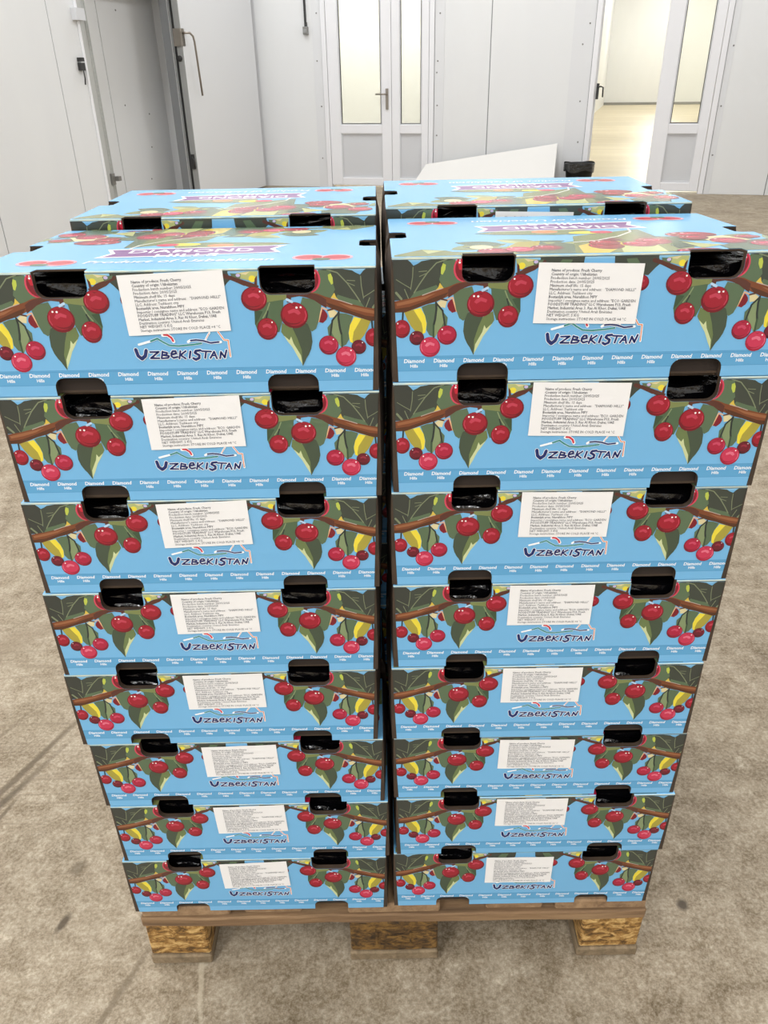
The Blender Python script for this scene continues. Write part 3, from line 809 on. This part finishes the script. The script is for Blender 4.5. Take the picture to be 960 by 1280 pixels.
# ------------------------------------------------------------------ flat print: coloured shapes clipped to the board
def clip_half(poly, a, b, keep_left):
    out = []
    def side(p): 
        s_ = (b[0]-a[0])*(p[1]-a[1]) - (b[1]-a[1])*(p[0]-a[0])
        return s_ if keep_left else -s_
    for i in range(len(poly)):
        p, q = poly[i], poly[(i+1) % len(poly)]
        sp, sq = side(p), side(q)
        if sp >= 0: out.append(p)
        if (sp > 0 and sq < 0) or (sp < 0 and sq > 0):
            t = sp/(sp-sq); out.append((p[0]+(q[0]-p[0])*t, p[1]+(q[1]-p[1])*t))
    return out
class Print:
    def __init__(self, bounds, holes, step=2.0e-6):
        self.V = []; self.Fc = []; self.Cc = []; self.n = 2e-5; self.step = step
        self.bounds = bounds; self.holes = holes      # convex ccw outlines
    def emit(self, poly, c):
        if len(poly) < 3: return
        i0 = len(self.V)
        self.V += [(p[0], p[1], self.n) for p in poly]
        self.Fc.append(list(range(i0, i0+len(poly)))); self.Cc.append(c)
    def convex(self, poly, c):
        B = self.bounds
        for i in range(len(B)):
            poly = clip_half(poly, B[i], B[(i+1) % len(B)], True)
            if len(poly) < 3: return
        pieces = [poly]
        for hole in self.holes:
            nxt = []
            hx = [p[0] for p in hole]; hy = [p[1] for p in hole]
            for pc in pieces:
                px = [p[0] for p in pc]; py = [p[1] for p in pc]
                if max(px) < min(hx) or min(px) > max(hx) or max(py) < min(hy) or min(py) > max(hy):
                    nxt.append(pc); continue
                rest = pc
                for i in range(len(hole)):
                    a, b_ = hole[i], hole[(i+1) % len(hole)]
                    o_ = clip_half(rest, a, b_, False)
                    if len(o_) >= 3: nxt.append(o_)
                    rest = clip_half(rest, a, b_, True)
                    if len(rest) < 3: break
            pieces = nxt
        for pc in pieces: self.emit(pc, c)
    def poly(self, pts, colname):
        c = PAL_COL[colname]
        self.n += self.step
        for t in tessellate_polygon([[Vector((x, y, 0)) for x, y in pts]]):
            tri = [tuple(pts[i]) for i in t]
            a = (tri[1][0]-tri[0][0])*(tri[2][1]-tri[0][1]) - (tri[1][1]-tri[0][1])*(tri[2][0]-tri[0][0])
            if abs(a) < 1e-12: continue
            self.convex(tri if a > 0 else tri[::-1], c)
    def ell(self, x, y, rx, ry, colname, seg=22, rot=0.0):
        self.n += self.step
        cr, sr = math.cos(rot), math.sin(rot)
        P = [(rx*math.cos(2*math.pi*k/seg), ry*math.sin(2*math.pi*k/seg)) for k in range(seg)]
        self.convex([(x + p*cr - q*sr, y + p*sr + q*cr) for p, q in P], PAL_COL[colname])
    def stroke(self, pts, w, colname):
        self.n += self.step
        c = PAL_COL[colname]; r = w/2
        for (a, b_) in zip(pts, pts[1:]):
            dx, dy = b_[0]-a[0], b_[1]-a[1]; l = math.hypot(dx, dy)
            if l < 1e-9: continue
            nx, ny = -dy/l*r, dx/l*r
            self.convex([(a[0]-nx, a[1]-ny), (b_[0]-nx, b_[1]-ny), (b_[0]+nx, b_[1]+ny), (a[0]+nx, a[1]+ny)], c)
        self.n += self.step*0.3
        for p in pts:
            self.convex([(p[0]+r*math.cos(2*math.pi*k/8), p[1]+r*math.sin(2*math.pi*k/8)) for k in range(8)], c)
    def cherry(self, x, y, rx, ry, tone, mx=1):
        base, body, lite = (('42101f', '6c1627', '93283c'), ('70101f', '9e182c', 'c03c52'), ('7c142c', 'ad1e3e', 'c84462'), ('9e1c38', 'c83454', 'e07088'))[tone]
        for k, v in (('_b', base), ('_m', body), ('_l', lite)): PAL_COL[k] = lin(v)[:3]
        self.ell(x, y, rx, ry, '_b')
        self.ell(x - mx*0.03*rx, y + 0.07*ry, rx*0.90, ry*0.88, '_m')
        self.ell(x + mx*0.12*rx, y - 0.30*ry, rx*0.66, ry*0.42, '_b', 16); self.ell(x + mx*0.06*rx, y - 0.20*ry, rx*0.66, ry*0.42, '_m', 16)
        self.poly([(x + mx*a*rx, y + c*ry) for a, c in ((-0.48, 0.16), (-0.30, 0.42), (0.05, 0.50), (0.46, 0.32), (0.40, 0.10), (0.0, 0.22), (-0.30, 0.02))], '_l')
        self.poly([(x + mx*a*rx, y + c*ry) for a, c in ((-0.25, 0.86), (0.0, 0.70), (0.30, 0.86), (0.05, 0.78))], '_b')
        self.stroke([(x + mx*a*rx, y + c*ry) for a, c in ((-0.80, 0.30), (-0.86, -0.05), (-0.72, -0.40))], rx*0.07, '_l')
        self.ell(x - mx*0.50*rx, y + 0.60*ry, rx*0.075, ry*0.075, 'white', 8); 
        if tone == 1 and rx > 0.013 and ry > 0.012: self.ell(x - mx*0.20*rx, y + 0.58*ry, rx*0.085, ry*0.085, 'white', 8)
    def items(self, L, mx=1, du=0.0, s=1.0, dv=0.0):
        k = 1e-4*s
        for q in L:
            if q[0] == 'P': self.poly([(mx*x*k + du, y*k + dv) for x, y in q[2]], q[1])
            elif q[0] == 'S': self.stroke([(mx*x*k + du, y*k + dv) for x, y in q[3]], q[2]*k, q[1])
            elif q[0] == 'E': self.ell(mx*q[2][0]*k + du, q[2][1]*k + dv, q[2][2]*k, q[2][3]*k, q[1])
            else: self.cherry(mx*q[2][0]*k + du, q[2][1]*k + dv, q[2][2]*k, q[2][3]*k, q[1], mx)
    def text(self, tris, colname, x, y, rot=0.0, sx=1.0, sy=1.0):
        """tris: list of triangles from text_tris()"""
        self.n += self.step; cr, sr = math.cos(rot), math.sin(rot); c = PAL_COL[colname]
        for t in tris:
            q = [(x + p[0]*sx*cr - p[1]*sy*sr, y + p[0]*sx*sr + p[1]*sy*cr) for p in t]
            a = (q[1][0]-q[0][0])*(q[2][1]-q[0][1]) - (q[1][1]-q[0][1])*(q[2][0]-q[0][0])
            if abs(a) > 1e-13: self.convex(q if a > 0 else q[::-1], c)
    def mesh(self, name, frame, rot180=False):
        me = bpy.data.meshes.new(name)
        fr_ = FR[frame]
        if rot180: V = [fr_(-u, D - v, n) for u, v, n in self.V]
        else: V = [fr_(u, v, n) for u, v, n in self.V]
        me.from_pydata(V, [], self.Fc)
        ca = me.color_attributes.new('print', 'FLOAT_COLOR', 'CORNER')
        data = []
        for f, c in zip(self.Fc, self.Cc): data += list(c + (1.0,)) * len(f)
        ca.data.foreach_set('color', data)
        me.materials.append(M_PRINT)
        return me

def text_tris(body, size, align='LEFT', spacing=1.0, shear=0.0, offset=0.0, res=2):
    cu = bpy.data.curves.new('txt', 'FONT'); cu.body = body; cu.size = size; cu.align_x = align
    cu.space_line = spacing; cu.shear = shear; cu.offset = offset; cu.resolution_u = res
    ob = bpy.data.objects.new('txt', cu); col.objects.link(ob)
    dg = bpy.context.evaluated_depsgraph_get(); dg.update()
    me = ob.evaluated_get(dg).to_mesh(); me.calc_loop_triangles()
    T = [[(me.vertices[i].co.x, me.vertices[i].co.y) for i in t.vertices] for t in me.loop_triangles]
    ob.evaluated_get(dg).to_mesh_clear()
    bpy.data.objects.remove(ob); bpy.data.curves.remove(cu)
    return T

# front print
WB, WT = 0.1905, 0.1952       # half width of the front board, bottom and top
HF = [rrect_hole(c, sd, hw, dp, HP) for c, sd, hw, dp in HOLES_F]
BF = [(-WB, 0.0), (WB, 0.0), (WT, HP), (-WT, HP)]
T_DIA = text_tris('Diamond', 0.0056, 'CENTER', shear=0.12, offset=0.00013); T_HIL = text_tris('Hills', 0.0045, 'CENTER', offset=0.00012)
def band(pr, half):
    pr.poly([(-half, 0.0112), (half, 0.0112), (half, 0.0262), (-half, 0.0262)], 'band')
    for v in (0.0112, 0.0262, 0.0246): pr.stroke([(-half, v), (half, v)], 0.00045, 'bandline')
    for k in range(-7, 8):
        pr.text(T_DIA, 'text', k*0.0298 + 0.004, 0.0196); pr.text(T_HIL, 'text', k*0.0298 + 0.004, 0.0148)
pf = Print(BF, HF)
pf.poly([(-0.2, 0.1172), (0.2, 0.1172), (0.2, 0.12), (-0.2, 0.12)], 'sky')
band(pf, 0.2)
for sgn in (1, -1):
    pf.items(ARTMID, sgn, 0.0)
for sgn in (1, -1):
    pf.items(ART, sgn, 0.0 if sgn == 1 else 0.0055)
pf.items(LOGO, 1, -0.001)
ME_ART_F = pf.mesh('cherry_print', 'front'); 
pb = pf; ME_ART_B = pf.mesh('cherry_print', 'back')
SW = D/2 - 0.0005
# lid print
NOTCH = (0.120, 0.165, 0.0185)
LW = W/2
FN = 0.0125            # the hand holes run over the fold into the lid
def lid_outline():
    y0, y1, dp = NOTCH
    r = 0.005
    R_ = [(LW, y0), (LW-dp+r, y0), (LW-dp, y0+r), (LW-dp, y1-r), (LW-dp+r, y1), (LW, y1)]
    F_ = [(-LW, 0)]
    for c, side, hw, dp_ in sorted(q for q in HOLES_F if q[1] == 'top'):
        F_ += [(c-hw, 0), (c-hw+0.001, FN), (c+hw-0.001, FN), (c+hw, 0)]
    return F_ + [(LW, 0)] + R_ + [(LW, D), (-LW, D)] + [(-x, y) for x, y in R_[::-1]]
HT = [[(LW+0.01, NOTCH[1]), (LW-NOTCH[2]+0.005, NOTCH[1]), (LW-NOTCH[2], NOTCH[1]-0.005), (LW-NOTCH[2], NOTCH[0]+0.005), (LW-NOTCH[2]+0.005, NOTCH[0]), (LW+0.01, NOTCH[0])]]
HT.append([(-x, D_) for x, D_ in HT[0]][::-1])
HT += [[(c-hw, -0.01), (c+hw, -0.01), (c+hw-0.001, FN), (c-hw+0.001, FN)] for c, sd, hw, dp in HOLES_F if sd == 'top']
pt = Print([(-LW+0.001, 0.0015), (LW-0.001, 0.0015), (LW-0.001, D-0.001), (-LW+0.001, D-0.001)], HT, 1.2e-6)
lr = random.Random(5)
def lens_leaf(x, y, l, w, a, c1, c2):
    ca, sa = math.cos(a), math.sin(a)
    up = [(t*l, w*math.sin(math.pi*t)**0.8*(1 - 0.35*t)) for t in [k/8 for k in range(9)]]
    T = lambda p: (x + p[0]*ca - p[1]*sa, y + p[0]*sa + p[1]*ca)
    pt.poly([T(p) for p in up], c1); pt.poly([T((p[0], -p[1])) for p in up[::-1]], c2)
for k in range(26):
    u = -0.14 + 0.0128*k
    lens_leaf(u + lr.uniform(-.01, .01), lr.uniform(0.0, 0.045 + 0.05*min(1, (u+0.15)/0.2)), lr.uniform(.045, .075), lr.uniform(.012, .02), lr.choice((0.3, 0.8, 2.4, 2.9)) + lr.uniform(-.3, .3),
              *lr.choice((('leafolive', 'leafmid'), ('leafgreen', 'leafolive'), ('leafmid', 'leafmid2'), ('leafpale', 'leafgreen'), ('olive', 'leafpale'))))
pt.items(TOPART)
for u, v, r_ in ((0.02, 0.062, .016), (0.052, 0.05, .017), (0.145, 0.062, .018), (0.175, 0.04, .017), (-0.07, 0.03, .015), (0.118, 0.085, .015)): pt.cherry(u, v, r_, r_, lr.randrange(1, 4))
pt.poly([(-0.097, 0.199), (-0.088, 0.176), (-0.099, 0.150), (-0.020, 0.157), (0.094, 0.162), (0.083, 0.189), (0.092, 0.217), (-0.010, 0.210)], 'white')
pt.poly([(-0.092, 0.196), (-0.083, 0.176), (-0.092, 0.154), (-0.020, 0.160), (0.088, 0.166), (0.078, 0.189), (0.086, 0.212), (-0.010, 0.206)], 'purple')
T1 = text_tris('DIAMOND', 0.031, 'CENTER', offset=0.0003, res=3); T2 = text_tris('HILLS', 0.031, 'CENTER', offset=0.0003, res=3)
pt.text(T1, 'white', 0.0, 0.188, math.pi, 0.9, 0.85); pt.text(T2, 'white', 0.0, 0.216, math.pi, 0.9, 0.85)
T3 = text_tris('Product of Uzbekistan', 0.021, 'CENTER', shear=0.2, offset=0.0003, res=3)
pt.text(T3, 'white', 0.0, 0.247, math.pi, 1.0, 0.9)
ME_TOP_A = pt.mesh('lid_print', 'top'); ME_TOP_B = pt.mesh('lid_print', 'top', True)

# ------------------------------------------------------------------ paper label and its lettering
LBW, LBH = 0.1005, 0.0572
LINES = ['Name of produce: Fresh Cherry', 'Country of origin: Uzbekistan', 'Production batch number: 20/05/2025', 'Production date: 20/05/2025',
    'Minimum shelf life: 15 days', 'Manufacturer\'s name and address:   "DIAMOND HILLS"', 'LLC, Address: Tashkent city', 'Bostanlyk area, Nurafshon MFY',
    'Importer / consignee name and address: "ECO GARDEN', 'FOODSTUFF TRADING" LLC Warehouse F13, Fresh', 'Market, Industrial Area 3, Ras Al Khor, Dubai, UAE',
    'Destination country: United Arab Emirates', 'NET WEIGHT: 5 KG', 'Storage instruction: STORE IN COLD PLACE +4 °C']
bm = bmesh.new()
nn = 10
rows = []
for j in range(5):
    rows.append([bm.verts.new((-LBW/2 + LBW*i/nn, -0.00018*math.sin(i*1.3+j), LBH*j/4)) for i in range(nn+1)])
for j in range(4):
    for i in range(nn): bm.faces.new((rows[j][i], rows[j][i+1], rows[j+1][i+1], rows[j+1][i])).smooth = True
ME_LABEL = bpy.data.meshes.new('paper_label'); bm.to_mesh(ME_LABEL); bm.free(); ME_LABEL.materials.append(M_PAPER)
tv = []; tf = []
for i, ln in enumerate(LINES):
    bold = 0.00005 if i in (0, 1, 7, 9, 10) else 0.00002
    for t in text_tris(ln, 0.0038, 'LEFT', offset=bold, res=1):
        k = len(tv)
        t = [(x*0.96 - LBW/2 + 0.0125, y + LBH - 0.0080 - i*0.00353) for x, y in t]
        a = (t[1][0]-t[0][0])*(t[2][1]-t[0][1]) - (t[1][1]-t[0][1])*(t[2][0]-t[0][0])
        if a < 0: t = t[::-1]
        tv += [(x, -0.0004, y) for x, y in t]; tf.append((k, k+1, k+2))
ME_LTXT = bpy.data.meshes.new('label_lettering'); ME_LTXT.from_pydata(tv, [], tf); ME_LTXT.materials.append(M_INK)

# ------------------------------------------------------------------ carton board meshes
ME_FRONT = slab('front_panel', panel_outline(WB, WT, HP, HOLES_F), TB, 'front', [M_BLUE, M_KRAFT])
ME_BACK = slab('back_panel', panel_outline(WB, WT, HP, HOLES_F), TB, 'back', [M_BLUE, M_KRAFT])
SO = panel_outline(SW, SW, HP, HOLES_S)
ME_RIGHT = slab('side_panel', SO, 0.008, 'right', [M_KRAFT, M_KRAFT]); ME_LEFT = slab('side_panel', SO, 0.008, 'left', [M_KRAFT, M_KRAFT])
def bulge(me, sgn, amount=0.0056):
    """the soft side walls belly outwards, most at mid depth"""
    bm = bmesh.new(); bm.from_mesh(me)
    for k in range(1, 9):
        bmesh.ops.bisect_plane(bm, geom=bm.verts[:]+bm.edges[:]+bm.faces[:], plane_co=(0, D*k/9, 0), plane_no=(0, 1, 0))
    for k in range(1, 5):
        bmesh.ops.bisect_plane(bm, geom=bm.verts[:]+bm.edges[:]+bm.faces[:], plane_co=(0, 0, HP*k/5), plane_no=(0, 0, 1))
    for v in bm.verts:
        a = max(0.0, math.sin(math.pi*min(1, max(0, v.co.y/D))))**0.7 * max(0.0, math.sin(math.pi*min(1, max(0, v.co.z/HP))))**0.35
        v.co.x += sgn*amount*a
    bm.to_mesh(me); bm.free()
bulge(ME_RIGHT, 1); bulge(ME_LEFT, -1)
def lid_edge(a, b_):
    return 2 if abs(a[1]-b_[1]) < 1e-6 and (abs(a[0]-b_[0]) > 0.06 or abs(a[1]) < 1e-6) else 1
ME_LID = slab('lid', lid_outline(), TT, 'top', [M_BLUE, M_KRAFT, M_FOLD], edge_mi=lid_edge)
ME_BASE = MB().box(-W/2+0.009, W/2-0.009, 0.008, D-0.008, 0.0005, 0.004).mesh('base_panel', M_KRAFT)
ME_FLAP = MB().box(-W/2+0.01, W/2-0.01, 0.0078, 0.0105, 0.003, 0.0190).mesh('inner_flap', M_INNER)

def bag_mesh(seed):
    bm = bmesh.new()
    bmesh.ops.create_cube(bm, size=1.0)
    bmesh.ops.subdivide_edges(bm, edges=bm.edges[:], cuts=13, use_grid_fill=True)
    for v in bm.verts:
        p = v.co * 2
        q = Vector((math.copysign(abs(p.x)**0.8, p.x), p.y, p.z))
        x, y, z = p.x*0.180, D/2 + p.y*(D/2-0.016), 0.057 + p.z*0.050
        r = noise.noise_vector(Vector((x*38, y*38, z*60+seed))) * 0.0045 + noise.noise_vector(Vector((x*110, y*90, z*150+seed*2))) * 0.0028
        v.co = Vector((x + r.x*0.8, max(0.0112, y + r.y), min(0.117, max(0.006, z + r.z*1.2))))
    for f in bm.faces: f.smooth = False
    me = bpy.data.meshes.new('liner_bag'); bm.to_mesh(me); bm.free(); me.materials.append(M_BAG)
    return me
BAGS = [bag_mesh(3.7), bag_mesh(9.2), bag_mesh(14.9)]

def sagged(me, sag):
    """the lid of the top front cartons sinks towards the back"""
    m2 = me.copy()
    for v in m2.vertices:
        if v.co.y > 0.001: v.co.z -= sag * (v.co.y/D) * (v.co.z/H)
    return m2

def build_carton(lid_art, sag=0.0):
    g = (lambda me: sagged(me, sag)) if sag else (lambda me: me)
    root = empty('cherry_carton')
    fp = link('front_panel', g(ME_FRONT), root); link('cherry_print', g(ME_ART_F), fp)['label'] = 'printed cherries, leaves and country lettering'
    bp = link('back_panel', g(ME_BACK), root); link('cherry_print', g(ME_ART_B), bp)
    for me in (ME_LEFT, ME_RIGHT): link('side_panel', g(me), root)['label'] = 'dark brown side of the carton'
    ld = link('lid', g(ME_LID), root); bevel(ld, 0.0013, 2)
    link('lid_print', g(lid_art), ld)['label'] = 'printed purple banner, cherries and leaves'
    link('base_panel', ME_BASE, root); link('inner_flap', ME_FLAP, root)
    link('liner_bag', g(BAGS[0]), root)['label'] = 'black plastic liner'
    lb = link('paper_label', ME_LABEL, root); lb['label'] = 'white paper label with grey lettering'
    link('label_lettering', ME_LTXT, lb)
    return root
def copy_tree(o, parent=None):
    c = o.copy(); col.objects.link(c)
    if parent: c.parent = parent
    for ch in o.children: copy_tree(ch, c)
    return c

# ------------------------------------------------------------------ the four stacks
PT = 0.144
h0 = H
# height offsets of the level boundaries, from the top down (board heights give a little under load)
OFF = {'L': [.002, -.001, -.0015, -.0015, -.005, -.005, -.004, 0, 0], 'R': [.009, .007, .002, 0, -.003, -.004, .002, .004, 0]}
XR = {'L': [(-.400, -.006), (-.398, -.0065), (-.403, -.011), (-.408, -.0145), (-.410, -.018), (-.404, -.0097), (-.3975, -.0063), (-.4005, -.0125)],
      'R': [(.0075, .401), (.0075, .4005), (.0027, .3997), (.0036, .3998), (.0016, .395), (.004, .396), (.0065, .399), (.003, .3925)]}
ORD = ['topmost', 'second from the top', 'third from the top', 'fourth from the top', 'fourth from the pallet', 'third from the pallet', 'second from the pallet', 'lowest, on the pallet']
LABEL_POS = {'L': [(.003, -2), (.004, -1.5), (.004, -2), (.005, -1), (.004, -1), (.004, -1.5), (.001, -2), (.0, -2.5)],
             'R': [(-.0085, 1.5), (-.004, 1.5), (-.003, 1.0), (-.0085, 0.5), (-.006, 0.5), (-.0045, 1.0), (-.005, 0.5), (-.008, 0.5)]}
proto = {'A': None, 'B': None, 'As': None, 'Bs': None}
def get(kind):
    if proto[kind] is None:
        proto[kind] = build_carton(ME_TOP_B if kind[0] == 'B' else ME_TOP_A, 0.0095 if kind.endswith('s') else 0.0)
        return proto[kind]
    return copy_tree(proto[kind])
rnd = random.Random(11)
for row in ('front', 'back'):
    for side in 'LR':
        for lv in range(8):
            z1 = PT + (8-lv)*h0 + OFF[side][lv]; z0 = PT + (7-lv)*h0 + OFF[side][lv+1] + 0.0004
            if lv == 7: z0 = PT + 0.0004
            x0, x1 = XR[side][lv]
            kind = 'A'
            if row == 'front' and lv == 0: kind = 'Bs' if side == 'L' else 'As'
            c = get(kind)
            y = 0.0 if row == 'front' else 0.3020
            y += (rnd.random()-0.5)*0.003
            if row == 'back':
                x0 += 0.021; x1 += 0.0195
                if lv == 0: z1 += 0.002; x0, x1 = ((-.3995, -.0065) if side == 'L' else (.0055, .3985))
            c.location = ((x0+x1)/2, y, z0)
            c.scale = (1, 1, (z1-z0-0.0004)/H)
            sname = 'left' if side == 'L' else 'right'
            for ch in list(c.children):
                if ch.name.startswith('liner_bag') and kind == 'A': ch.data = BAGS[rnd.randrange(3)]
                if ch.name.startswith('paper_label'):
                    if row == 'back' and side == 'L' and lv == 0:
                        for g in list(ch.children): bpy.data.objects.remove(g)
                        bpy.data.objects.remove(ch); continue
                    du, a = LABEL_POS[side][lv]
                    if row == 'back': du += 0.002
                    ch.location = (du, -0.0013, 0.0618 - (0.0055 if side == 'R' and lv in (0, 7) else 0.0) - (0.004 if lv == 7 or lv == 5 else 0.0)); ch.rotation_euler = (0, R(a), 0)
            if row == 'front':
                tag(c, 'blue cherry carton in front %s stack, %s' % (sname, ORD[lv]), 'carton', 'cherry cartons stacked on the pallet')
            else:
                extra = {0: 'topmost, seen over the front row'}.get(lv, ORD[lv] + ', hidden')
                tag(c, 'blue cherry carton in back %s stack, %s' % (sname, extra), 'carton', 'cherry cartons stacked on the pallet')
